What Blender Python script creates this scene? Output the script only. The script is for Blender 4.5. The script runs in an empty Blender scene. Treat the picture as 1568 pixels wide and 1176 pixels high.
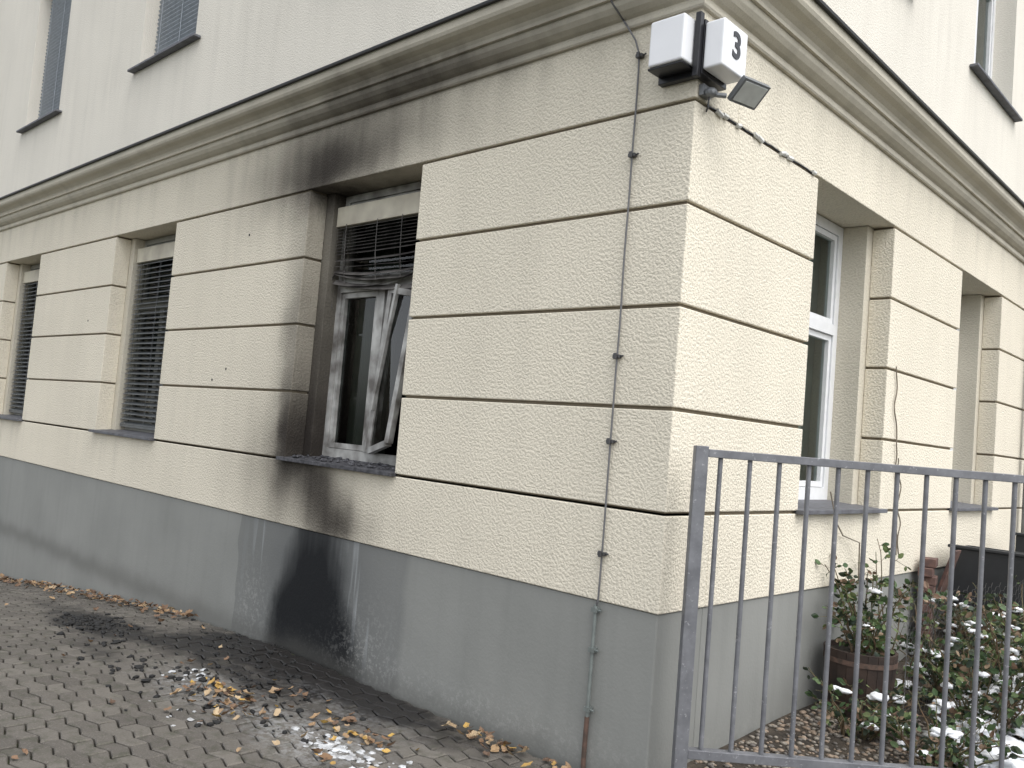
import bpy, bmesh, math, random
import numpy as np
from mathutils import Vector, Matrix, noise as mn
random.seed(7)
rnd=random.uniform
C=bpy.context
sc=C.scene
# ------------------------------------------------------------------ helpers
class MB:
    def __init__(s): s.v=[];s.f=[];s.m=[];s.map=lambda p:p
    def add(s,vs,fs,mi=0):
        o=len(s.v); s.v+= [tuple(s.map(p)) for p in vs]
        s.f+= [tuple(i+o for i in f) for f in fs]; s.m+= [mi]*len(fs)
    def box(s,a,b,mi=0):
        x0,y0,z0=a;x1,y1,z1=b
        s.add([(x0,y0,z0),(x1,y0,z0),(x1,y1,z0),(x0,y1,z0),(x0,y0,z1),(x1,y0,z1),(x1,y1,z1),(x0,y1,z1)],
              [(0,3,2,1),(4,5,6,7),(0,1,5,4),(1,2,6,5),(2,3,7,6),(3,0,4,7)],mi)
    def obox(s,c,u,v,w,mi=0):
        c,u,v,w=[Vector(q) for q in (c,u,v,w)]
        P=[c+i*u+j*v+k*w for k in(-1,1) for (i,j) in((-1,-1),(1,-1),(1,1),(-1,1))]
        s.add(P,[(0,3,2,1),(4,5,6,7),(0,1,5,4),(1,2,6,5),(2,3,7,6),(3,0,4,7)],mi)
    def beam(s,p,q,w,h,mi=0,up=(0,0,1)):
        p=Vector(p);q=Vector(q);d=(q-p);L=d.length;d.normalize()
        sd=d.cross(Vector(up))
        if sd.length<1e-3: sd=d.cross(Vector((0,1,0)))
        sd.normalize();u2=sd.cross(d)
        s.obox((p+q)/2,d*L/2,-sd*w/2,-u2*-h/2,mi)
    def tube(s,pts,r,n=8,mi=0,caps=True):
        pts=[Vector(p) for p in pts]; rs=r if isinstance(r,(list,tuple)) else [r]*len(pts)
        vs=[];fs=[];k=len(pts);ref=None
        for i,p in enumerate(pts):
            t=(pts[min(i+1,k-1)]-pts[max(i-1,0)]).normalized()
            if ref is None:
                ref=t.orthogonal().normalized()
            a=(ref-t*ref.dot(t)).normalized(); ref=a; b=t.cross(a)
            for j in range(n):
                th=2*math.pi*j/n; vs.append(p+rs[i]*(math.cos(th)*a+math.sin(th)*b))
        for i in range(k-1):
            for j in range(n):
                j2=(j+1)%n; fs.append((i*n+j,i*n+j2,(i+1)*n+j2,(i+1)*n+j))
        if caps: fs.append(tuple(range(n-1,-1,-1)));fs.append(tuple((k-1)*n+j for j in range(n)))
        s.add(vs,fs,mi)
    def obj(s,name,mats,parent=None,bevel=0,smooth=False,seg=2):
        me=bpy.data.meshes.new(name);me.from_pydata(s.v,[],s.f)
        for m in mats: me.materials.append(m)
        me.polygons.foreach_set('material_index',s.m)
        if smooth: me.polygons.foreach_set('use_smooth',[True]*len(me.polygons))
        me.update()
        o=bpy.data.objects.new(name,me);sc.collection.objects.link(o)
        if parent: o.parent=parent
        if bevel:
            b=o.modifiers.new('b','BEVEL');b.width=bevel;b.segments=seg;b.limit_method='ANGLE'
        return o
def empty(name):
    o=bpy.data.objects.new(name,None);sc.collection.objects.link(o);return o
def ico(sub):
    b=bmesh.new();bmesh.ops.create_icosphere(b,subdivisions=sub,radius=1)
    r=([v.co.copy() for v in b.verts],[tuple(v.index for v in f.verts) for f in b.faces]);b.free();return r
ICO={1:ico(1),2:ico(2),3:ico(3)}
def blob(mb,c,sx,sy,sz,mi=0,rough=.35,fr=1.6,sub=2):
    o=Vector((rnd(0,99),rnd(0,99),rnd(0,99)));c=Vector(c);V,F=ICO[sub]
    mb.add([c+Vector((v.x*sx,v.y*sy,v.z*sz))*(1+rough*mn.noise(v*fr+o)*1.6) for v in V],F,mi)
# ------------------------------------------------------------------ material helper
class NT:
    def __init__(s,name):
        s.m=bpy.data.materials.new(name);s.m.use_nodes=True;s.t=s.m.node_tree;s.n=s.t.nodes;s.l=s.t.links
        s.b=s.n['Principled BSDF'];s.out=s.n['Material Output']
        s.geo=s.n.new('ShaderNodeNewGeometry')
    def lk(s,a,b): s.l.new(a,b)
    def _in(s,sock,v):
        if hasattr(v,'is_output'): s.lk(v,sock)
        else: sock.default_value=v
    def math(s,op,a,b=None,clamp=False):
        n=s.n.new('ShaderNodeMath');n.operation=op;n.use_clamp=clamp;s._in(n.inputs[0],a)
        if b is not None:s._in(n.inputs[1],b)
        return n.outputs[0]
    def vmath(s,op,a,b=None):
        n=s.n.new('ShaderNodeVectorMath');n.operation=op;s._in(n.inputs[0],a)
        if b is not None:s._in(n.inputs[1],b)
        return n.outputs['Value'] if op in('LENGTH','DOT_PRODUCT') else n.outputs[0]
    def noise(s,scale,detail=3,rough=.5,vec=None,dist=0,stretch=None):
        n=s.n.new('ShaderNodeTexNoise');n.inputs['Scale'].default_value=scale;n.inputs['Detail'].default_value=detail
        n.inputs['Roughness'].default_value=rough;n.inputs['Distortion'].default_value=dist
        v=vec or s.geo.outputs['Position']
        if stretch: v=s.vmath('MULTIPLY',v,stretch)
        s.lk(v,n.inputs['Vector']);return n.outputs[0]
    def vor(s,scale,feature='F1',vec=None):
        n=s.n.new('ShaderNodeTexVoronoi');n.feature=feature;n.inputs['Scale'].default_value=scale
        s.lk(vec or s.geo.outputs['Position'],n.inputs['Vector']);return n.outputs['Distance']
    def ramp(s,f,stops):
        n=s.n.new('ShaderNodeValToRGB');e=n.color_ramp.elements
        while len(e)<len(stops): e.new(.5)
        for i,(p,c) in enumerate(stops):
            e[i].position=p;e[i].color=(c,c,c,1) if isinstance(c,(int,float)) else (*c,1)
        s.lk(f,n.inputs[0]);return n.outputs[0]
    def mix(s,f,a,b,mode='MIX'):
        n=s.n.new('ShaderNodeMix');n.data_type='RGBA';n.blend_type=mode
        s._in(n.inputs[0],f)
        for sk,v in((n.inputs[6],a),(n.inputs[7],b)):
            if isinstance(v,tuple): sk.default_value=(*v,1)
            else: s.lk(v,sk)
        return n.outputs[2]
    def bump(s,h,strength=.5,dist=.01,prev=None):
        n=s.n.new('ShaderNodeBump');n.inputs['Strength'].default_value=strength;n.inputs['Distance'].default_value=dist
        s.lk(h,n.inputs['Height'])
        if prev: s.lk(prev,n.inputs['Normal'])
        return n.outputs[0]
    def gauss(s,pos,c,sg,amp,soft=False):
        inv=tuple(0 if q==0 else 1/q for q in sg)
        n=s.n.new('ShaderNodeVectorMath');n.operation='MULTIPLY_ADD'
        s.lk(pos,n.inputs[0]);n.inputs[1].default_value=inv;n.inputs[2].default_value=tuple(-a*b for a,b in zip(c,inv))
        d=n.outputs[0]
        d2=s.vmath('DOT_PRODUCT',d,d)
        if soft: e=s.math('POWER',s.math('ADD',d2,1.0),-2.2)
        else: e=s.math('POWER',1/2.71828,d2)
        return s.math('MULTIPLY',e,amp)
    def gsum(s,pos,lst,soft=False):
        t=None
        for c,sg,a in lst:
            g=s.gauss(pos,c,sg,a,soft); t=g if t is None else s.math('ADD',t,g)
        return t
    def warp(s,scale,amt,detail=3):
        n=s.n.new('ShaderNodeTexNoise');n.inputs['Scale'].default_value=scale;n.inputs['Detail'].default_value=detail
        s.lk(s.geo.outputs['Position'],n.inputs['Vector'])
        o=s.vmath('MULTIPLY',s.vmath('SUBTRACT',n.outputs[1],(.5,.5,.5)),(amt,amt,amt))
        return s.vmath('ADD',s.geo.outputs['Position'],o)
    def fin(s,col=None,rough=.8,nrm=None,metal=0,spec=None):
        if col is not None:
            if isinstance(col,tuple): s.b.inputs['Base Color'].default_value=(*col,1)
            else: s.lk(col,s.b.inputs['Base Color'])
        s._in(s.b.inputs['Roughness'],rough);s.b.inputs['Metallic'].default_value=metal
        if spec is not None: s.b.inputs['Specular IOR Level'].default_value=spec
        if nrm: s.lk(nrm,s.b.inputs['Normal'])
        return s.m
I=1e3
# soot density (optical-depth like)
SOOT=[((-3.35,0,3.58),(.55,I,.26),1.15),((-2.95,0,3.72),(1.35,I,.36),.78),((-2.2,0,4.06),(1.6,I,.16),.80),((-4.1,0,3.62),(1.0,I,.5),.30),
      ((-3.55,0,1.50),(.17,I,.50),1.5),((-3.57,0,2.4),(.28,I,1.1),.55),((-3.9,0,1.25),(.8,I,.7),.30),
      ((-3.30,0,1.24),(.30,I,.16),.9),((-3.05,0,1.10),(.34,I,.28),1.15),((-2.80,0,.86),(.42,I,.24),1.25)]
def wallmat(name,base,bump=.6,soot=True,tex=1.0,inner=0,dark=(.032,.027,.024),cs=1.0):
    t=NT(name)
    big=t.noise(.8,2);st=t.noise(5,3,.6,stretch=(1,1,.12))
    c=t.mix(t.ramp(big,[(.35,0),(.7,1)]),tuple(q*.95 for q in base),tuple(min(1,q*1.02) for q in base))
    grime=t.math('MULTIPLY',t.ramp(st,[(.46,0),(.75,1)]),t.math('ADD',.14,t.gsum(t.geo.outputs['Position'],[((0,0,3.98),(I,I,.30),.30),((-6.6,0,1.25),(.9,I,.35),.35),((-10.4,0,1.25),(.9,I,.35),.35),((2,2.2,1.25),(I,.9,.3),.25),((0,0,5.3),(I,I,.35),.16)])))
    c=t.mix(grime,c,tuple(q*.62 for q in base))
    h1=t.noise(60*tex,1.5,.5);h3=t.vor(95*tex)
    h=t.math('ADD',t.ramp(h1,[(.38,0),(.60,1)]),t.math('MULTIPLY',h3,.6))
    c=t.mix(t.ramp(h,[(.15,.30*cs),(.6,0)]),c,tuple(q*.58 for q in base))
    if soot:
        w=t.warp(2.2,.34,4);g=t.gsum(w,SOOT,True)
        if inner: g=t.math('ADD',g,t.gauss(w,(-3.1,.3,2.2),(.95,I,2.0),inner))
        g=t.math('MULTIPLY',g,t.math('ADD',.66,t.math('MULTIPLY',st,.68)))
        g=t.math('MULTIPLY',g,t.math('ADD',.80,t.math('MULTIPLY',h1,.40)))
        g=t.math('SUBTRACT',1.0,t.math('POWER',1/2.71828,t.math('MULTIPLY',t.math('POWER',g,1.25),1.7)))
        c=t.mix(g,c,dark)
    n=t.bump(h,bump,.004)
    return t.fin(c,.92,n,spec=.15)
WB=(.755,.70,.580)
M_wall=wallmat('stucco_cream',WB,.65)
M_wallc=wallmat('stucco_clean',WB,.65,soot=False)
M_wallup=wallmat('stucco_upper',(.75,.715,.635),.35,tex=1.2,soot=False,cs=.5)
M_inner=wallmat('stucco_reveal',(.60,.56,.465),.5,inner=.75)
M_corn=wallmat('cornice_plaster',(.61,.57,.475),.12,tex=1.5,dark=(.045,.038,.033))
M_groove=wallmat('groove_dirt',(.20,.17,.125),.2,soot=False)
# plinth
t=NT('plinth_grey');g0=t.noise(1.2,4);st=t.noise(7,3,.6,stretch=(1,1,.06))
c=t.mix(t.ramp(g0,[(.3,0),(.7,1)]),(.235,.240,.226),(.280,.284,.268))
c=t.mix(t.math('MULTIPLY',t.ramp(st,[(.5,0),(.7,1)]),.18),c,(.17,.175,.165))
w=t.warp(3,.15,4)
sx=t.n.new('ShaderNodeSeparateXYZ');t.lk(w,sx.inputs[0]);X_=sx.outputs[0]
pan=t.math('MULTIPLY',t.math('MINIMUM',1,t.math('MULTIPLY',t.math('ADD',X_,4.12),14.0)),t.math('MULTIPLY',t.math('SUBTRACT',-1.93,X_),14.0),clamp=True)
pan=t.ramp(pan,[(0,0),(1,1)])
c=t.mix(t.math('MULTIPLY',pan,.40),c,(.115,.12,.12))
halo=t.gsum(w,[((-3.0,0,.35),(.72,I,.8),.75)])
c=t.mix(t.math('MINIMUM',halo,.8),c,(.075,.08,.085))
drip=t.math('MULTIPLY',t.ramp(st,[(.56,0),(.61,1)]),t.gsum(w,[((-2.45,0,.45),(.24,I,.5),.9),((-3.7,0,.5),(.25,I,.5),.6)]))
c=t.mix(drip,c,(.32,.335,.34))
core=t.gsum(w,[((-3.02,0,.10),(.42,I,.95),1.4),((-2.85,0,-.05),(.62,I,.32),.7),((-3.25,0,.0),(.35,I,.35),.45)])
core=t.math('MULTIPLY',core,t.math('ADD',.62,t.math('MULTIPLY',st,.76)))
core=t.ramp(core,[(.38,0),(.66,.72),(.95,.985)])
c=t.mix(core,c,(.005,.006,.008))
eff=t.gsum(w,[((-3.85,0,.1),(.22,I,.3),.9),((-1.2,0,.0),(1.2,I,.12),.8),((-2.3,0,.1),(.3,I,.3),.7)])
effm=t.math('MULTIPLY',eff,t.ramp(t.noise(40,3,.7),[(.5,0),(.62,1)]))
c=t.mix(t.math('MULTIPLY',effm,.4),c,(.44,.44,.42))
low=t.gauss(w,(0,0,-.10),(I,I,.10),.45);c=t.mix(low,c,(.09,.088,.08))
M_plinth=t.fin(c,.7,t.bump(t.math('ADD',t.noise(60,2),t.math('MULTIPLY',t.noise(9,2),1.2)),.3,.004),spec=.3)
def simple(name,col,rough=.6,metal=0,var=.15,scale=14,bump=0,col2=None,amt=1):
    t=NT(name);n=t.noise(scale,3)
    c=t.mix(t.ramp(n,[(.35,0),(.68,amt)]),col,col2 or tuple(q*(1-var) for q in col))
    nr=t.bump(t.noise(scale*6,2),bump,.003) if bump else None
    return t.fin(c,rough,nr,metal)
M_flash=simple('flashing_metal',(.035,.036,.038),.5)
M_slate=simple('sill_slate',(.13,.135,.15),.6,bump=.3,col2=(.08,.08,.09))
M_slateb=simple('sill_slate_burnt',(.03,.03,.035),.7,bump=.6,col2=(.10,.10,.11),scale=30)
M_white=simple('white_frame',(.78,.79,.80),.35,var=.06)
M_dirty=simple('sooty_frame',(.50,.50,.48),.5,scale=6,col2=(.13,.12,.11))
M_brownf=simple('old_frame',(.36,.36,.33),.5)
M_blind=simple('blind_slat',(.14,.15,.155),.45,var=.3)
M_blindup=simple('blind_slat_pale',(.36,.40,.45),.4,var=.2)
M_blindb=simple('blind_slat_burnt',(.05,.045,.042),.5,col2=(.15,.14,.13),scale=8)
M_boxc=simple('blind_box_cream',(.66,.62,.50),.6,col2=(.44,.40,.32),scale=4)
M_curt=simple('curtain_green',(.06,.075,.055),.9,scale=3,col2=(.025,.035,.025))
M_curtw=simple('curtain_pale',(.45,.50,.45),.9,scale=3)
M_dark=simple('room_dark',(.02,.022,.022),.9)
t=NT('window_glass');tr=t.n.new('ShaderNodeBsdfTransparent');tr.inputs[0].default_value=(.75,.8,.78,1)
gl=t.n.new('ShaderNodeBsdfGlossy');gl.inputs['Roughness'].default_value=.03
fr=t.n.new('ShaderNodeFresnel');fr.inputs[0].default_value=1.5;mx=t.n.new('ShaderNodeMixShader')
t.lk(fr.outputs[0],mx.inputs[0]);t.lk(tr.outputs[0],mx.inputs[1]);t.lk(gl.outputs[0],mx.inputs[2]);t.lk(mx.outputs[0],t.out.inputs[0])
M_glass=t.m
# ------------------------------------------------------------------ building
Z=[3.478,2.930,2.391,1.851,1.313,.805]
XL=-17.0; YR=12.0
PA=[(-2.174,0),(-5.895,-3.551),(-9.733,-7.352),(-13.45,-11.11),(XL,-14.9)]
PB=[(2.899,4.599),(5.933,8.0),(9.4,YR)]
GR=.010; D=.17
bld=empty('apartment_building')
mA=lambda p:(p[0],p[1],p[2]); mB=lambda p:(-p[1],p[0],p[2])
blk=MB();core=MB()
gd=.022
for k in range(4):
    z1,z0=Z[k]-GR,Z[k+1]+GR
    blk.box((PA[0][0],0,z0),(0,1.516,z1),1)
    for i,(a,b) in enumerate(PA[1:]): blk.box((a,0,z0),(b,D-.001,z1),0 if i==0 else 1)
    blk.map=mB
    for a,b in PB: blk.box((a,0,z0),(b,D-.001,z1),1)
    blk.map=mA
z1,z0=Z[4]-GR,Z[5]+.004
blk.box((XL,0,z0),(0,.45,z1)); blk.box((-.45,.4505,z0),(0,YR,z1),1)
blk.box((XL,0,Z[0]+GR),(0,.45,4.06)); blk.box((-.45,.4505,Z[0]+GR),(0,YR,4.06),1)
blk.obj('rusticated_wall',[M_wall,M_wallc],bld,bevel=.006)
core.box((PA[0][0]+gd,gd,Z[4]-.1),(-gd,1.516-gd,Z[0]+.1))
for a,b in PA[1:]: core.box((a+gd,gd,Z[4]-.1),(b-gd,D+.05,Z[0]+.1))
core.box((XL,gd,Z[4]-.05),(-gd,.3,Z[4]+.002));core.box((-.3,gd+.001,Z[4]-.05),(-gd-.001,YR,Z[4]+.003))
core.map=mB
for a,b in PB: core.box((a+gd,gd,Z[4]-.1),(b-gd,D+.05,Z[0]+.1))
core.obj('wall_joints',[M_groove],bld)
OA=[(-3.551,-2.174),(-7.352,-5.895),(-11.11,-9.733),(-14.9,-13.45)]
OB=[(1.516,2.899),(4.599,5.933),(8.0,9.4)]
ST=.10
inn=MB()
edges=[XL]+sorted([q for a,b in OA for q in(a+ST,b-ST)])+[-.5]
for i in range(0,len(edges),2): inn.box((edges[i],D,Z[4]-.05),(edges[i+1],.55,Z[0]+.005))
inn.map=mB
edges=[.5]+sorted([q for a,b in OB for q in(a+ST,b-ST)])+[YR]
for i in range(0,len(edges),2): inn.box((edges[i],D,Z[4]-.05),(edges[i+1],.6,Z[0]+.005))
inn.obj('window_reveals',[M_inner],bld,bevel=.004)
UA=[(-3.52,-2.20),(-7.25,-5.93),(-11.0,-9.70),(-14.8,-13.5)];UB=[(1.53,2.86),(4.60,5.93),(8.05,9.35)]
ZU0,ZU1=5.36,7.45
up=MB()
def upper(op,lo,hi,d0):
    up.box((lo,d0,4.06),(hi,.5,ZU0)); up.box((lo,d0,ZU1),(hi,.5,9.5))
    e=[lo]+sorted([q for o in op for q in o])+[hi]
    for i in range(0,len(e),2): up.box((e[i],d0,ZU0),(e[i+1],.5,ZU1))
upper(UA,XL,-.0,0.0)
up.map=mB;upper(UB,.5005,YR,0.0)
up.map=mA
up.obj('upper_wall',[M_wallup],bld)
rf=MB();rf.box((XL,.1,9.4),(-.1,YR,9.55));rf.box((XL,.56,3.95),(-.56,YR,4.0));rf.obj('roof_slab',[M_dark],bld)
pl=MB();pl.box((XL,.012,-1.4),(-.012,.45,Z[5]));pl.box((-.45,.4505,-1.4),(-.012,YR,Z[5]))
pl.obj('plinth',[M_plinth],bld,bevel=.008)
dj=MB();dj.box((XL,.03,Z[5]-.001),(-.03,.4,Z[5]+.01));dj.box((-.4,.401,Z[5]-.001),(-.03,YR,Z[5]+.01));dj.obj('plinth_joint',[M_groove],bld)
# small drill holes in the plaster
hl=MB()
for x,z in((-4.62,2.02),(-4.85,1.92),(-4.45,3.2),(-7.9,2.55)): hl.tube([(x,-.0015,z),(x,.002,z)],.012,10)
hl.obj('drill_holes',[M_dark],bld)
def sweep(mb,prof,mi=0):
    n=len(prof);vs=[]
    for st in range(3):
        for p,z in prof:
            vs.append((XL,-p,z) if st==0 else ((p,-p,z) if st==1 else (p,YR,z)))
    fs=[]
    for st in range(2):
        for i in range(n-1): fs.append((st*n+i,(st+1)*n+i,(st+1)*n+i+1,st*n+i+1))
    mb.add(vs,fs,mi)
cn=MB()
sweep(cn,[(-.01,3.965),(.022,3.965),(.03,3.975),(.03,3.995),(.022,4.005),(.022,4.02),(.045,4.03),(.075,4.05),(.095,4.075),(.103,4.10),(.103,4.112),
 (.125,4.112),(.125,4.135),(.135,4.155),(.165,4.175),(.205,4.19),(.225,4.205),(.235,4.225),(.235,4.282),(-.01,4.31)])
cn.obj('cornice',[M_corn],bld)
fl=MB();sweep(fl,[(.20,4.286),(.262,4.279),(.266,4.293),(.26,4.301),(-.01,4.37)]);fl.obj('cornice_flashing',[M_flash],bld)
def bar(mb,a,b,z0,z1,d0,d1,mi): mb.box((a,d0,z0),(b,d1,z1),mi)
def window(name,mp,a,b,z0,z1,d,fm,tr=None,mull=True,curt=M_curt,fw=.055,skip=None):
    mb=MB();mb.map=mp
    bar(mb,a,a+fw,z0,z1,d,d+.07,0);bar(mb,b-fw,b,z0,z1,d,d+.07,0)
    bar(mb,a+fw,b-fw,z1-fw,z1,d,d+.07,0);bar(mb,a+fw,b-fw,z0,z0+fw+.02,d,d+.07,0)
    if tr: bar(mb,a+fw,b-fw,tr-.04,tr+.04,d-.012,d+.07,0)
    m=(a+b)/2
    zt=tr-.04 if tr else z1-fw
    if mull: bar(mb,m-.045,m+.045,z0+fw+.02,zt,d-.008,d+.07,0)
    s=.045
    cells=[(a+fw,m-.045,z0+fw+.02,zt),(m+.045,b-fw,z0+fw+.02,zt)] if mull else [(a+fw,b-fw,z0+fw+.02,zt)]
    if tr: cells.append((a+fw,b-fw,tr+.04,z1-fw))
    for ci,(p,q,r,u) in enumerate(cells):
        if ci==skip: continue
        e=d+.012
        bar(mb,p+.004,p+s,r+.004,u-.004,e,e+.05,0);bar(mb,q-s,q-.004,r+.004,u-.004,e,e+.05,0)
        bar(mb,p+s,q-s,u-s,u-.004,e,e+.05,0);bar(mb,p+s,q-s,r+.004,r+s,e,e+.05,0)
        mb.add([(p+s,e+.03,r+s),(q-s,e+.03,r+s),(q-s,e+.03,u-s),(p+s,e+.03,u-s)],[(0,1,2,3)],1)
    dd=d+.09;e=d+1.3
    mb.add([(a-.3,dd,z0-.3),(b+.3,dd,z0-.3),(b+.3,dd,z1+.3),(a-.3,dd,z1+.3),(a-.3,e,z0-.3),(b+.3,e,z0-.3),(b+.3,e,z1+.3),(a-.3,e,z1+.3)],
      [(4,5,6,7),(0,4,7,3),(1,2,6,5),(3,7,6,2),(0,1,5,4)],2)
    n=46;vs=[];fs=[]
    for i in range(n+1):
        u=a-.05+(b-a+.1)*i/n; y=d+.2+.025*math.sin(i*1.25)+.01*math.sin(i*.5)
        vs+= [(u,y,z0),(u,y,z1)]
    for i in range(n):
        if curt==M_curt and 20<i<27: continue
        fs.append((2*i,2*i+2,2*i+3,2*i+1))
    mb.add(vs,fs,3)
    return mb.obj(name,[fm,M_glass,M_dark,curt],bld)
def blind(name,mp,a,b,ztop,zbot,d,mat,pitch=.055,tilt=.5):
    mb=MB();mb.map=mp;z=ztop
    while z>zbot:
        w=.03;j=rnd(-.003,.003)
        c,s_=w*math.cos(tilt),w*math.sin(tilt)
        mb.add([(a,d-c,z-s_+j),(b,d-c,z-s_-j),(b,d+c,z+s_-j),(a,d+c,z+s_+j),(a,d-c,z-s_+j+.004),(b,d-c,z-s_-j+.004),(b,d+c,z+s_-j+.004),(a,d+c,z+s_+j+.004)],
            [(0,3,2,1),(4,5,6,7),(0,1,5,4),(1,2,6,5),(2,3,7,6),(3,0,4,7)],0)
        z-=pitch
    for u in(a+.12,(a+b)/2,b-.12): mb.tube([(u,d-.028,ztop),(u,d-.028,zbot)],.0025,5)
    mb.box((a,d-.02,zbot-.03),(b,d+.02,zbot),0)
    mb.obj(name,[mat],bld)
def sill(name,mp,a,b,z,mat,dep):
    mb=MB();mb.map=mp
    mb.box((a-.035,-.055,z-.014),(b+.02,-.004,z+.014))
    mb.add([(a+.002,-.0035,z-.014),(b-.002,-.0035,z-.014),(b-.002,dep,z-.014),(a+.002,dep,z-.014),(a+.002,-.0035,z+.014),(b-.002,-.0035,z+.014),(b-.002,dep,z+.04),(a+.002,dep,z+.04)],
            [(0,3,2,1),(4,5,6,7),(0,1,5,4),(1,2,6,5),(2,3,7,6),(3,0,4,7)],0)
    mb.obj(name,[mat],bld,bevel=.003)
DA,DB=.28,.36
for i,(a,b) in enumerate(OA):
    burnt=i==0
    sill('window_sill',mA,a,b,Z[4]+.004,M_slateb if burnt else M_slate,DA+.02)
    if not burnt:
        window('window',mA,a+ST,b-ST,Z[4]+.04,Z[0],DA,M_brownf,2.72)
        blind('venetian_blind',mA,a+ST+.02,b-ST-.02,3.19,1.42,DA-.05,M_blind)
    else:
        window('burnt_window',mA,a+ST,b-ST,Z[4]+.04,Z[0],DA,M_dirty,2.72,curt=M_curt,skip=1)
    bx=MB();bx.box((a+ST+.005,.205,3.21),(b-ST-.005,DA-.004,3.37));bx.obj('blind_box',[M_boxc],bld,bevel=.004)
for i,(a,b) in enumerate(OB):
    sill('window_sill',mB,a,b,Z[4]+.004,M_slate,DB+.02)
    window('window',mB,a+ST,b-ST,Z[4]+.04,Z[0],DB,M_white,2.66,curt=M_curtw,mull=(i>0),fw=.075)
for mp,op in((mA,UA),(mB,UB)):
    for a,b in op:
        window('upper_window',mp,a,b,ZU0+.02,ZU1,.2,M_white if mp is mB else M_brownf,6.7,curt=M_curtw)
        if mp is mA: blind('upper_blind',mp,a+.03,b-.03,7.3,5.42,.15,M_blindup,pitch=.05,tilt=-.95)
        mb=MB();mb.map=mp;mb.box((a-.13,-.075,ZU0-.03),(b+.13,-.002,ZU0-.005));mb.box((a+.002,-.0015,ZU0-.03),(b-.002,.2,ZU0+.015))
        mb.obj('upper_sill',[M_slate],bld,bevel=.004)
# burnt blind & broken sash
a,b=OA[0][0]+ST,OA[0][1]-ST
mb=MB()
z=3.195
while z>2.72:
    n=10;vs=[]
    loose=max(0,(3.02-z))*1.0
    dl,dr,sg=rnd(-.05,.03)*loose*3,rnd(-.12,.05)*loose*3,rnd(.0,.14)*loose*2
    tl=.5+rnd(-.5,.5)*loose*3
    for i in range(n+1):
        u=a+.03+(b-a-.06)*i/n;q=i/n
        zz=z+dl*(1-q)+dr*q-sg*4*q*(1-q)+mn.noise(Vector((u*3,z*9,0)))*.02*loose*3
        cc,ss=.026*math.cos(tl),.026*math.sin(tl)
        vs+=[(u,DA-.06-cc,zz-ss),(u,DA-.06+cc,zz+ss)]
    mb.add(vs,[(2*i,2*i+2,2*i+3,2*i+1) for i in range(n)],0)
    z-=.026 if z>3.0 else .042
for u in(a+.15,-2.9,-2.6): mb.tube([(u,DA-.08,3.22),(u+.01,DA-.08,2.95),(u+.03,DA-.07,2.74)],.003,5)
mb.tube([(a+.06,DA-.05,2.85),(a-.0,DA-.06,2.80),(a-.02,DA-.07,2.70),(a+.0,DA-.04,2.55)],.006,6)
mb.obj('burnt_blind',[M_blindb],bld)
mb=MB()
P1,P2,P3,P4=Vector((-2.70,DA-.03,2.66)),Vector((-2.80,DA-.03,1.44)),Vector((-2.42,DA-.16,1.52)),Vector((-2.33,DA-.10,2.60))
for p,q in((P1,P2),(P2,P3),(P3,P4),(P4,P1)): mb.beam(p,q,.045,.045,0,up=(0,1,0))
mb.add([P1,P2,P3,P4],[(0,1,2,3)],1)
mb.beam((-2.58,DA-.075,2.69),(-2.765,DA-.065,1.75),.025,.03,0,up=(0,1,0))
mb.obj('broken_sash',[M_dirty,M_glass],bld)
mb=MB()
for i in range(70):
    x=rnd(-3.45,-2.25);y=rnd(.0,.24);blob(mb,(x,y,Z[4]+.03+y*.08),rnd(.008,.03),rnd(.008,.025),rnd(.004,.014),sub=1)
mb.obj('charred_debris',[M_slateb],bld)
mb=MB();mb.tube([(.09,6.95,-.2),(.09,6.95,3.9),(.15,6.95,4.0),(.33,6.95,4.15),(.33,6.95,4.5),(.1,6.95,4.7),(.1,6.95,9.2)],.05,14)
for z in(.6,2.0,3.4,5.2): mb.tube([(.09,6.95,z),(.09,6.95,z+.04)],.058,14)
M_zinc=simple('zinc',(.22,.23,.24),.45,.6,.3)
mb.obj('downpipe',[M_zinc],None)
# ------------------------------------------------------------------ cable
M_cable=simple('cable_grey',(.15,.15,.155),.5);M_clip=simple('clip_dark',(.07,.07,.072),.5)
M_cond=simple('conduit',(.26,.29,.28),.4,.4,.3);M_rust=simple('rust',(.13,.08,.06),.9,scale=30,col2=(.07,.05,.04))
cab=empty('wall_cable')
mb=MB()
pts=[(-.49,-.03,4.02),(-.44,-.05,3.96),(-.395,-.03,3.88),(-.372,-.018,3.80)]
z=3.7
while z>.84: pts.append((-.368+mn.noise(Vector((0,0,z*2)))*.010,-.016,z));z-=.12
pts+=[(-.368,-.018,.82),(-.385,-.012,.77)]
mb.tube(pts,.0055,8);mb.tube([(-.49,-.03,4.02),(-.5,-.13,4.08),(-.52,-.28,4.25),(-.52,-.29,4.35),(-.53,-.05,4.42),(-.54,-.012,4.6),(-.56,-.012,6)],.0055,8)
mb.obj('cable',[M_cable],cab,smooth=True)
mb=MB()
for z in(3.79,3.23,2.12,1.66,1.06):
    mb.box((-.39,-.030,z-.010),(-.346,-.001,z+.010));mb.box((-.378,-.040,z-.017),(-.358,-.0301,z+.017))
    mb.tube([(-.35,-.012,z),(-.325,-.018,z+.004)],.006,6)
mb.obj('clips',[M_clip],cab,bevel=.003)
mb=MB();mb.tube([(-.385,-.012,.79),(-.387,-.012,.2)],.010,10);mb.tube([(-.387,-.012,.2),(-.392,-.008,.0),(-.39,-.008,-.12)],.013,10,1)
for z in(.76,.55,.24):
    mb.box((-.405,-.026,z-.012),(-.368,.011,z+.012));mb.tube([(-.37,-.012,z),(-.345,-.016,z)],.006,6)
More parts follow.
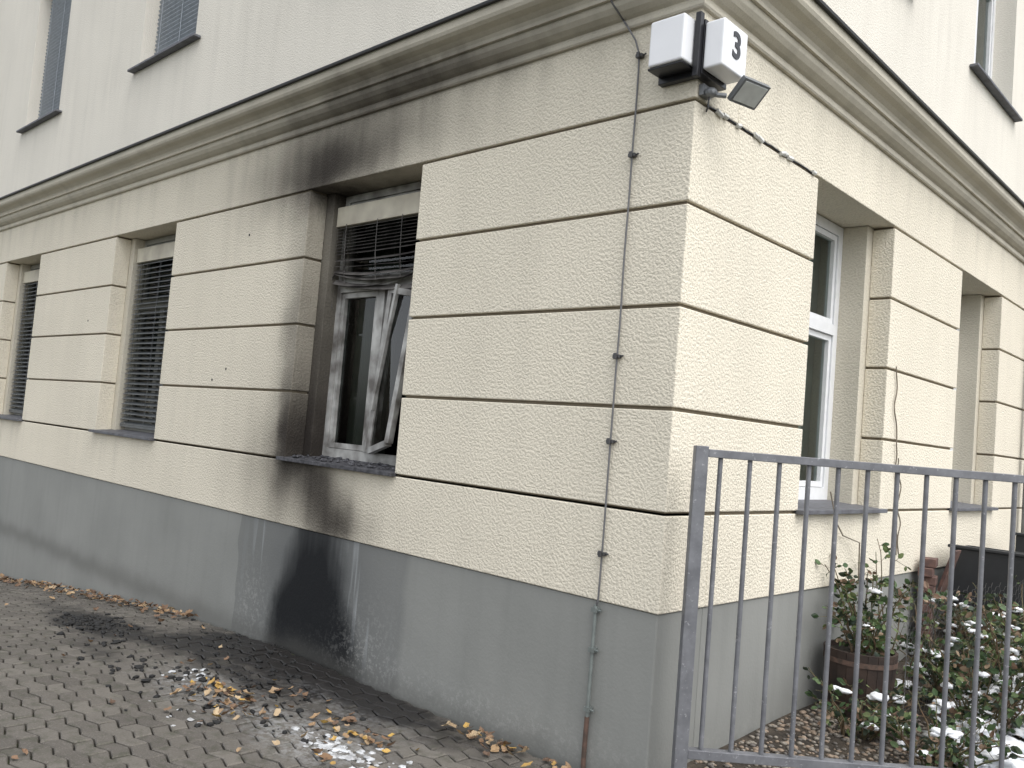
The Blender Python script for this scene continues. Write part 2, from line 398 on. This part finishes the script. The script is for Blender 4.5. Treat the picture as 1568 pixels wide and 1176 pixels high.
mb.obj('conduit',[M_cond,M_rust],cab)
# ------------------------------------------------------------------ house number lamp
M_opal=simple('opal_plastic',(.83,.84,.86),.25,var=.04,scale=6);M_black=simple('black_metal',(.012,.012,.015),.35)
lamp=empty('house_number_lamp')
mb=MB();mb.box((-.20,-.17,3.625),(.012,-.045,3.87));mb.obj('opal_box_left',[M_opal],lamp,bevel=.012,seg=3)
mb=MB();mb.box((.06,-.052,3.60),(.175,.19,3.85));mb.obj('opal_box_right',[M_opal],lamp,bevel=.012,seg=3)
mb=MB();mb.box((.020,-.085,3.56),(.052,-.05,3.90));mb.box((-.215,-.043,3.58),(.0195,-.002,3.87));mb.box((-.205,-.16,3.612),(.005,-.044,3.6235))
mb.box((.003,-.049,3.58),(.058,.2,3.87));mb.obj('bracket',[M_black],lamp,bevel=.003)
cu=bpy.data.curves.new('n','FONT');cu.body='3';cu.size=.19;cu.extrude=.002;cu.offset=.0045;cu.align_x='CENTER';cu.align_y='CENTER'
to=bpy.data.objects.new('n',cu);sc.collection.objects.link(to);C.view_layer.update()
me=bpy.data.meshes.new_from_object(to.evaluated_get(C.evaluated_depsgraph_get()));bpy.data.objects.remove(to)
num=bpy.data.objects.new('number_three',me);sc.collection.objects.link(num);num.parent=lamp
num.rotation_euler=(math.pi/2,0,math.pi/2);num.location=(.1775,.075,3.735)
me.materials.clear();me.materials.append(M_black)
fl=empty('floodlight');M_alu=simple('lamp_alu',(.22,.23,.24),.4,.3);M_lens=simple('lamp_lens',(.6,.62,.6),.15)
mb=MB()
mb.box((.002,.02,3.50),(.03,.10,3.56),0)
mb.tube([(.03,.06,3.53),(.09,.07,3.50),(.12,.10,3.50)],.014,10,0)
blob(mb,(.055,.055,3.515),.035,.035,.028,0,.0)
n=Vector((.62,-.15,-.75)).normalized();u=Vector((.25,1,0));u=(u-n*u.dot(n)).normalized();v=n.cross(u)
cc=Vector((.20,.19,3.53))
mb.obox(cc,u*.095,v*.07,n*.014,0);mb.obox(cc+n*.0155,u*.082,v*.057,n*.0015,1)
for q in range(-4,5): mb.obox(cc-n*.022+u*q*.02,u*.002,v*.06,n*.008,0)
mb.tube([(.05,.05,3.49),(.045,.05,3.44),(.02,.08,3.43),(.005,.12,3.47)],.005,6,2)
mb.obj('floodlight_head',[M_alu,M_lens,M_black],fl,bevel=.002)
mb=MB();M_tape=simple('white_cable',(.70,.70,.67),.6)
pts=[(.001+rnd(0,.004),y,3.478+rnd(-.004,.004)) for y in np.arange(.12,1.5,.06)]
mb.tube(pts,.006,6,1)
for y in(.2,.27,.42,.62,.66,.95,1.0,1.05,1.4): mb.tube([(.008,y,3.478+rnd(-.012,.008)),(.011,y+rnd(.03,.06),3.478+rnd(-.015,.008))],.014,6,0)
mb.obj('joint_cable',[M_tape,M_black],None)
# ------------------------------------------------------------------ ground
def gh(x,y=0):
    return float(np.interp(x,[-30,-14,-9.86,-6.96,-4.94,-3.4,5],[-1.0,-.95,-.71,-.38,-.18,-.10,-.10]))+ (0.014*mn.noise(Vector((x*1.3,y*1.3,3))) )
xs=list(np.arange(-300,-20,28))+list(np.arange(-20,4,.4))+list(np.arange(4,300,30))
ys=list(np.arange(-300,-8,29))+list(np.arange(-8,14,.5))+list(np.arange(14,300,30))
mb=MB();vs=[(x,y,gh(x,y)-.030) for x in xs for y in ys];ny=len(ys)
mb.add(vs,[(i*ny+j,(i+1)*ny+j,(i+1)*ny+j+1,i*ny+j+1) for i in range(len(xs)-1) for j in range(ny-1)])
t=NT('joint_soil');c=t.mix(t.ramp(t.noise(3,3),[(.45,0),(.62,1)]),(.028,.025,.02),(.045,.055,.02))
M_soil=t.fin(c,.95)
mb.obj('ground',[M_soil],None,smooth=True)
GS=[((-2.9,-.10,0),(1.3,.30,I),1.3),((-4.9,-.78,0),(.75,.22,I),1.3),((-3.7,-.55,0),(.7,.28,I),.75),((-3.9,-1.15,0),(.6,.18,I),.6),((-2.4,-.65,0),(.8,.3,I),.55),((-6.3,-.6,0),(1.2,.25,I),.5),((-1.3,-.25,0),(1.0,.3,I),.4)]
t=NT('concrete_paver')
ri=t.geo.outputs['Random Per Island']
c=t.mix(ri,(.090,.081,.071),(.155,.142,.123))
c=t.mix(t.ramp(t.noise(1.1,3),[(.35,0),(.65,.5)]),c,(.085,.078,.068))
fine=t.noise(110,2,.7)
c=t.mix(t.ramp(fine,[(.50,0),(.72,.45)]),c,(.23,.215,.195))
c=t.mix(t.ramp(t.noise(12,3,.7),[(.50,0),(.66,.45)]),c,(.045,.05,.03))
w=t.warp(3.5,.45,4);g=t.gsum(w,GS);mid=t.noise(8,3);g=t.math('MULTIPLY',g,t.math('ADD',.40,t.math('MULTIPLY',mid,1.1)))
wet=t.ramp(g,[(.3,0),(.72,.92)]);c=t.mix(wet,c,(.014,.013,.013))
ash=t.gsum(w,[((-1.45,-.85,0),(.40,.2,I),1),((-2.85,-.98,0),(.35,.2,I),.9),((-2.0,-.95,0),(.9,.22,I),.8),((-1.9,-.45,0),(.6,.12,I),.5)])
ashm=t.math('MULTIPLY',ash,t.ramp(t.noise(26,4,.7),[(.42,0),(.6,1)]));c=t.mix(t.math('MULTIPLY',ashm,.5),c,(.34,.345,.35))
rg=t.math('SUBTRACT',.8,t.math('MULTIPLY',wet,.38))
M_pav=t.fin(c,rg,t.bump(fine,.6,.003),spec=.3)
mb=MB();L,W=.20,.10;gap=.0045
def zz(u): 
    q=(u/L)%1; return .016*(abs(q-.5)*4-1)
row=0;y=-.03
while y>-5.0:
    x=-15-(L/2 if row%2 else 0)
    while x<1.6:
        dz=rnd(-.003,.004);tx,ty=rnd(-.02,.02),rnd(-.025,.025)
        us=[x+gap,x+L*.25,x+L*.5,x+L*.75,x+L-gap]
        top=[(u,y-gap+zz(u)) for u in us];bot=[(u,y-W+gap+zz(u)) for u in us]
        ring=bot+top[::-1];cx,cy=x+L/2,y-W/2
        hc=gh(cx,cy);sl=(gh(cx+.1,cy)-gh(cx-.1,cy))/.2
        def P(p,h): return (p[0],p[1],hc+sl*(p[0]-cx)+h+dz+tx*(p[0]-cx)+ty*(p[1]-cy))
        n=len(ring)
        inr=[(p[0]+(.006 if p[0]<cx else -.006)*(abs(p[0]-cx)>.06),p[1]+(.006 if i<5 else -.006)) for i,p in enumerate(ring)]
        vs=[P(p,-.045) for p in ring]+[P(p,-.006) for p in ring]+[P(p,0) for p in inr]
        fs=[(i,(i+1)%n,n+(i+1)%n,n+i) for i in range(n)]+[(n+i,n+(i+1)%n,2*n+(i+1)%n,2*n+i) for i in range(n)]+[tuple(range(2*n,3*n))]
        mb.add(vs,fs)
        x+=L
    y-=W;row+=1
mb.obj('paved_sidewalk',[M_pav],None)
# ------------------------------------------------------------------ leaves
def leafmat(n,c,c2): 
    t=NT(n);cc=t.mix(t.geo.outputs['Random Per Island'],c,c2);return t.fin(cc,.65)
LM=[leafmat('leaf_a',(.33,.22,.12),(.17,.10,.055)),leafmat('leaf_b',(.44,.34,.21),(.28,.19,.11)),leafmat('leaf_c',(.09,.055,.035),(.20,.12,.07)),leafmat('leaf_d',(.48,.31,.08),(.34,.21,.07))]
def leaf(mb,p,s,mi,curl=.35):
    R=Matrix.Rotation(rnd(0,6.28),3,'Z')@Matrix.Rotation(rnd(-.6,.6),3,'X')@Matrix.Rotation(rnd(-.6,.6),3,'Y')
    out=[(0,-.55),(.30,-.25),(.42,.0),(.30,.18),(.22,.35),(0,.6),(-.22,.33),(-.33,.15),(-.42,-.02),(-.28,-.28)]
    cu=rnd(.1,curl)*2.2;tw=rnd(-.5,.5);k=[rnd(.65,1.2) for _ in out]
    vs=[Vector((0,0,0))]+[Vector((x*q,y*q,cu*(x*x)*2+cu*y*y+tw*x*y)) for (x,y),q in zip(out,k)]
    vs=[Vector(p)+R@(v*s) for v in vs]
    mb.add(vs,[(0,i,i%10+1) for i in range(1,11)],mi)
mb=MB()
def scat(n,cx,cy,sx,sy,smin=.035,smax=.072,h=.025):
    for _ in range(n):
        x=random.gauss(cx,sx);y=min(-.03,random.gauss(cy,sy));leaf(mb,(x,y,gh(x,y)+rnd(.008,h)),rnd(smin,smax),random.choice([0,0,1,1,2,2,3]))
scat(75,-2.45,-.98,.26,.12);scat(22,-2.0,-.62,.3,.1);scat(26,-1.5,-.66,.13,.06);scat(14,-1.35,-.95,.2,.1);scat(40,-.95,-.14,.16,.05,h=.05);scat(10,-.4,-.08,.2,.04,h=.04)
for _ in range(420):
    x=rnd(-12,-4.6);y=-abs(random.gauss(.0,.12))-.03;leaf(mb,(x,y,gh(x,y)+rnd(.01,.05)),rnd(.035,.075),random.choice([0,0,1,2,2,2]))
for _ in range(60):
    x=rnd(-9,.2);y=rnd(-3,-.05);leaf(mb,(x,y,gh(x,y)+.012),rnd(.03,.06),random.choice([0,1,2,2,3]))
mb.obj('fallen_leaves',LM,None)
M_char=simple('char',(.014,.014,.014),.8);M_ice=simple('dirty_snow',(.62,.64,.66),.4,col2=(.30,.30,.30),scale=20)
mb=MB()
for (cx,cy,sx,sy,n) in[(-4.9,-.75,.3,.12,160),(-3.3,-.3,.5,.15,60),(-2.8,-.95,.3,.2,70),(-3.9,-1.15,.5,.2,40),(-2.1,-.8,.5,.2,60)]:
    for _ in range(n):
        x=random.gauss(cx,sx);y=min(-.03,random.gauss(cy,sy));r=rnd(.004,.022);blob(mb,(x,y,gh(x,y)+r*.3),r*rnd(.8,2),r*rnd(.8,1.6),r*.7,sub=1)
mb.obj('fire_debris',[M_char],None)
mb=MB()
for (cx,cy,sx,sy,n) in[(-1.40,-.88,.13,.06,100),(-2.95,-.9,.1,.06,18),(-1.1,-.78,.1,.05,16),(-2.3,-1.3,.15,.1,8)]:
    for _ in range(n):
        x=random.gauss(cx,sx);y=random.gauss(cy,sy);r=rnd(.005,.020);blob(mb,(x,y,gh(x,y)+r*.15),r*rnd(.8,1.8),r*rnd(.8,1.5),r*.4)
mb.obj('dirty_snow',[M_ice],None)
# ------------------------------------------------------------------ fence
t=NT('galvanised_metal');c=t.mix(t.ramp(t.noise(9,3,.7),[(.35,0),(.7,1)]),(.13,.133,.145),(.20,.205,.22))
c=t.mix(t.ramp(t.noise(45,3,.7),[(.62,0),(.7,.6)]),c,(.42,.42,.43))
M_fence=t.fin(c,.5,None,.2)
fen=empty('metal_fence');mb=MB()
F0=Vector((.175,.005,0));FD=Vector((.721,.693,0)).normalized();FN=Vector((FD.y,-FD.x,0))
def fp(s,z,o=0): q=F0+FD*s+FN*o;return (q.x,q.y,z)
UP=Vector((0,0,1))
mb.obox(fp(0,.79),FD*.032,FN*-.032,UP*.885)
Lf=3.3
mb.obox(fp(Lf,.79),FD*.032,FN*.032,UP*.885)
mb.obox(fp(Lf/2,1.642),FD*(Lf/2-.033),FN*.025,UP*.020)
mb.obox(fp(Lf/2,.185),FD*(Lf/2-.033),FN*.025,UP*.022)
s=.10
while s<Lf-.05:
    mb.tube([fp(s,.2065),fp(s,1.6225)],.0125,10);s+=.147
mb.obj('fence_panel',[M_fence],fen,bevel=.003)
# ------------------------------------------------------------------ garden
def gg(x,y): return -.02+.07*min(1,max(0,y)/2.2)+.02*mn.noise(Vector((x,y,0)))+.35*max(0,min(1,(y-3.2)/2))
mb=MB();nx,ny=30,50;vs=[(-.01+4.5*i/nx,.05+11*j/ny,gg(-.01+4.5*i/nx,.05+11*j/ny)) for i in range(nx+1) for j in range(ny+1)]
mb.add(vs,[(i*(ny+1)+j,(i+1)*(ny+1)+j,(i+1)*(ny+1)+j+1,i*(ny+1)+j+1) for i in range(nx) for j in range(ny)])
t=NT('garden_soil');c=t.mix(t.ramp(t.noise(4,4),[(.4,0),(.6,1)]),(.03,.024,.018),(.07,.055,.04));M_gs=t.fin(c,.95,t.bump(t.noise(40,3),.9,.02))
mb.obj('garden_bed',[M_gs],None,smooth=True)
mb=MB()
for _ in range(1700):
    x=rnd(.02,1.0);y=rnd(.2,2.2);r=rnd(.007,.019);blob(mb,(x,y,gg(x,y)+r*.3),r*rnd(.9,1.5),r,r*.6,random.choice([0,1,2]),.15,sub=1)
mb.obj('pebbles',[simple('peb_a',(.27,.24,.20),.7),simple('peb_b',(.14,.125,.11),.7),simple('peb_c',(.30,.23,.17),.7)],None,smooth=True)
M_wood=simple('barrel_wood',(.055,.035,.026),.8,scale=9,col2=(.022,.016,.014),bump=.6)
pot=empty('barrel_planter');mb=MB();px,py=.26,2.0
for i in range(22):
    th=2*math.pi*i/22;d=Vector((math.cos(th),math.sin(th),0));tt=Vector((-d.y,d.x,0))
    pz=gg(px,py)
    for (z0,z1,r0,r1) in((0,.21,.185,.21),(.21,.42,.21,.225)):
        P=[]
        for (z,r) in((z0,r0),(z1,r1)):
            hw=math.pi*r/22*.96
            for o,rr in((-hw,r),(hw,r),(hw,r-.02),(-hw,r-.02)): P.append(Vector((px,py,pz+z))+d*rr+tt*o)
        mb.add(P,[(0,3,2,1),(4,5,6,7),(0,1,5,4),(1,2,6,5),(2,3,7,6),(3,0,4,7)],0)
for z,r in((.06,.196),(.34,.226)): mb.tube([(px,py,gg(px,py)+z),(px,py,gg(px,py)+z+.03)],r,28,1)
mb.tube([(px,py,gg(px,py)+.36),(px,py,gg(px,py)+.39)],.2,24,2)
mb.obj('barrel',[M_wood,M_rust,M_gs],pot)
M_brick=simple('old_brick',(.16,.09,.07),.9,bump=.5,col2=(.08,.05,.045));M_pl=simple('planter_dark',(.025,.027,.03),.6)
pb=empty('dark_planter');mb=MB()
for (x0,y0,x1,y1,z,h) in((.12,4.25,1.25,4.75,.55,.46),(.3,5.6,1.6,6.1,.6,.5)):
    mb.box((x0,y0,z),(x1,y0+.03,z+h));mb.box((x0,y1-.03,z),(x1,y1,z+h));mb.box((x0,y0+.0305,z),(x0+.03,y1-.0305,z+h));mb.box((x1-.03,y0+.0305,z),(x1,y1-.0305,z+h));mb.box((x0+.031,y0+.031,z),(x1-.031,y1-.031,z+h-.05),1)
    mb.box((x0-.02,y0-.02,z+h+.0),(x1+.02,y0+.05,z+h+.025))
    for lx in(x0+.05,x1-.05):
        for ly in(y0+.05,y1-.05): mb.box((lx-.03,ly-.03,.0),(lx+.03,ly+.03,z-.001))
mb.obj('planter_box',[M_pl,M_gs],pb,bevel=.006)
mb=MB()
for i in range(11):
    mb.obox((.09+rnd(-.015,.015),3.80+rnd(-.03,.03),gg(.1,3.7)+.04+i*.072),Vector((.05,.02,0)),Vector((-.02,.09,0)),UP*.034)
mb.obox((.18,4.0,gg(.1,4.0)+.62),Vector((.015,.0,.0)),Vector((0,.08,0)),Vector((.06,0,.20)))
mb.obj('brick_stack',[M_brick],None,bevel=.005)
GLM=[leafmat('green_a',(.035,.075,.025),(.07,.115,.04)),leafmat('green_b',(.08,.13,.045),(.14,.17,.06)),leafmat('green_c',(.02,.038,.022),(.045,.06,.032)),leafmat('dry',(.14,.08,.05),(.26,.19,.12))]
M_stem=simple('stem',(.10,.10,.05),.8,col2=(.12,.07,.04));M_snow=simple('snow',(.86,.88,.91),.5,var=.04)
def gleaf(mb,p,dr,s,mi):
    dr=Vector(dr).normalized();sd=dr.cross(Vector((rnd(-1,1),rnd(-1,1),rnd(-.3,1)))).normalized();nn=sd.cross(dr);p=Vector(p)
    pr=[(0,0),(.25,.28),(.55,.33),(.85,.18),(1,0)];cv=rnd(-.25,.1)
    vs=[p+dr*a*s+nn*cv*a*a*s for a,_ in pr]
    vs+=[p+dr*a*s+sd*b*s+nn*(cv*a*a+.12*b)*s for a,b in pr[1:4]]+[p+dr*a*s-sd*b*s+nn*(cv*a*a+.12*b)*s for a,b in pr[1:4]]
    mb.add(vs,[(0,1,5),(1,2,6,5),(2,3,7,6),(3,4,7),(0,8,1),(1,8,9,2),(2,9,10,3),(3,10,4)],mi)
def shrub(name,cx,cy,rad,h,nst,lsz=.05,snow=0,lean=(0,0),dens=16,mats=(1,1,0,2),bz=None):
    mb=MB();root=empty(name);sn=MB()
    for i in range(nst):
        an=rnd(0,6.28);r0=rnd(0,rad*.35);x=cx+math.cos(an)*r0;y=cy+math.sin(an)*r0;z=(gg(x,y) if bz is None else bz)
        hh=h*rnd(.45,1.05);pts=[];a2=an+rnd(-.5,.5);n=7
        for k in range(n+1):
            q=k/n;o=rad*rnd(.75,1.0)*q**1.4
            pts.append(Vector((max(.03,x+math.cos(a2)*o+lean[0]*q+rnd(-.015,.015)),y+math.sin(a2)*o+lean[1]*q+rnd(-.015,.015),z+hh*(q if q<.8 else .8+(q-.8)*.5))))
        mb.tube(pts,[.006*(1-.75*k/n)+.001 for k in range(n+1)],5,4,False)
        for j in range(dens):
            q=rnd(.1,1)*n;k=min(int(q),n-1);p=pts[k].lerp(pts[k+1],q-k)
            d=Vector((rnd(-1,1),rnd(-1,1),rnd(-.4,.7))).normalized();e=p+d*rnd(.04,.12)
            if e.x<.03:e.x=.03
            mb.tube([p,e],.0015,3,4,False)
            for _ in range(random.choice([1,3,5])):
                dd=(d+Vector((rnd(-.9,.9),rnd(-.9,.9),rnd(-.6,.5)))).normalized();gleaf(mb,p.lerp(e,rnd(.4,1)),dd,lsz*rnd(.5,1.2),random.choice(mats))
            if rnd(0,1)<snow:
                for _ in range(3):
                    r=rnd(.010,.032);blob(sn,e+Vector((rnd(-.03,.03),rnd(-.03,.03),.01+rnd(-.01,.01))),r*rnd(.8,1.6),r*rnd(.8,1.6),r*.55,0)
    mb.obj('foliage',GLM+[M_stem],root)
    if sn.v: sn.obj('snow_caps',[M_snow],root,smooth=True)
MX=(1,0,0,2,2,3)
shrub('rose_bush',.46,1.55,.28,.36,12,.045,.02,dens=11,mats=MX)
shrub('rose_bush',.27,2.05,.26,.62,15,.05,.02,bz=.40,dens=14,mats=MX)
shrub('rose_bush',.92,2.15,.40,.80,22,.05,.07,dens=17,mats=MX)
shrub('rose_bush',.55,2.75,.38,.85,20,.05,.06,dens=16,mats=MX)
shrub('rose_bush',1.15,3.2,.45,.72,20,.05,.14,dens=17,mats=MX)
shrub('rose_bush',.75,3.3,.4,.80,20,.05,.10,dens=16,mats=MX)
shrub('dry_bush',.5,4.0,.4,.52,26,.045,.03,mats=(3,3,2,0),dens=13)
shrub('dry_bush',1.0,3.95,.5,.58,26,.045,.05,mats=(3,3,2,0),dens=13)
shrub('rose_bush',1.32,3.9,.35,1.15,20,.05,.14,mats=MX,dens=20)
shrub('rose_bush',.95,1.4,.32,.38,15,.045,.08,dens=13,mats=MX)
shrub('tall_rose',.30,2.4,.25,1.25,6,.05,0,dens=11,mats=(1,1,0))
shrub('tall_rose',1.1,2.5,.3,1.0,6,.05,.03,dens=12,mats=MX)
mb=MB()
for (cx,cy,sx,sy,n,z) in[(1.08,2.75,.13,.22,80,.30),(1.05,3.4,.2,.3,40,.3),(1.0,2.0,.12,.2,30,.14),(.5,3.0,.15,.25,16,.08),(1.15,1.8,.1,.2,24,.10)]:
    for _ in range(n):
        x=max(.1,random.gauss(cx,sx));y=random.gauss(cy,sy);r=rnd(.02,.085);blob(mb,(x,y,gg(x,y)+rnd(.0,z)),r*rnd(.9,1.8),r*rnd(.9,1.8),r*rnd(.35,.7),0,.5,2.2,3)
mb.obj('snow_patch',[M_snow],None,smooth=True)
mb=MB();M_wire=simple('wire',(.2,.2,.2),.5,.5)
s=.035
for i in range(46):
    for j in range(14):
        ox=(i*1.0)*s*1.5;oz=j*s*1.732+(s*.866 if i%2 else 0)
        def q(a,b):
            y=1.55+ox+a;return (.66+.10*math.sin(y*2)+.02*math.sin(y*9),y,.02+oz+b)
        mb.tube([q(0,0),q(s,0)],.0009,3,0,False);mb.tube([q(s,0),q(s*1.5,s*.866)],.0009,3,0,False);mb.tube([q(s,0),q(s*1.5,-s*.866)],.0009,3,0,False)
mb.obj('chicken_wire',[M_wire],None)
mb=MB();pts=[];z=2.42
while z>.95: pts.append((.012+.015*abs(mn.noise(Vector((z*3,0,0)))),3.05+.06*math.sin(z*9)*mn.noise(Vector((z*1.3,1,5)))*1.6+.16*(2.4-z)+.10*mn.noise(Vector((z*4.5,1,0))),z));z-=.025
mb.tube(pts,.0055,6);pts2=[(p[0]+.005,p[1]+.03+.07*mn.noise(Vector((p[2]*7,7,0))),p[2]) for p in pts[28:]];mb.tube(pts2,.005,6)
mb.tube([(.02,1.95,1.45),(.05,2.0,1.25),(.02,2.2,1.15),(.06,2.4,1.1),(.03,2.5,.8)],.005,6)
mb.obj('dry_vine',[simple('vine',(.20,.17,.13),.8)],None)
# ------------------------------------------------------------------ light
W=bpy.data.worlds.new('World');sc.world=W;W.use_nodes=True;nt=W.node_tree
sky=nt.nodes.new('ShaderNodeTexSky');sky.sky_type='NISHITA';sky.sun_disc=False
EL,AZ=58,100
sky.sun_elevation=math.radians(EL);sky.sun_rotation=math.radians(AZ);sky.dust_density=3;sky.air_density=1.0
hs=nt.nodes.new('ShaderNodeHueSaturation');hs.inputs['Saturation'].default_value=.22;hs.inputs['Value'].default_value=2.15
bg=nt.nodes['Background'];nt.links.new(sky.outputs[0],hs.inputs['Color']);nt.links.new(hs.outputs[0],bg.inputs[0]);bg.inputs[1].default_value=.15
S=bpy.data.lights.new('sun','SUN');S.energy=.75;S.angle=math.radians(60);S.color=(1,.985,.96)
so=bpy.data.objects.new('sun',S);sc.collection.objects.link(so)
az=math.radians(AZ);el=math.radians(EL)
sd=Vector((math.sin(az)*math.cos(el),math.cos(az)*math.cos(el),math.sin(el)))
so.rotation_euler=sd.to_track_quat('Z','Y').to_euler()
# ------------------------------------------------------------------ camera
R=Matrix([[0.7263792323973709,-0.01992765015866746,0.6870051670118354],[0.6822611731164187,-0.09984017749498182,-0.7242593669505274],[0.08302350510315933,0.9948039142046659,-0.058925969516516144]])
cd=bpy.data.cameras.new('camera');co=bpy.data.objects.new('camera',cd);sc.collection.objects.link(co)
co.matrix_world=Matrix.Translation((2.422,-3.7613,1.65))@R.to_4x4()
cd.sensor_width=36;cd.lens=36*1319.1/1568;cd.clip_end=2000;cd.clip_start=.05
sc.camera=co
sc.view_settings.view_transform='Standard';sc.view_settings.look='None';sc.view_settings.exposure=0
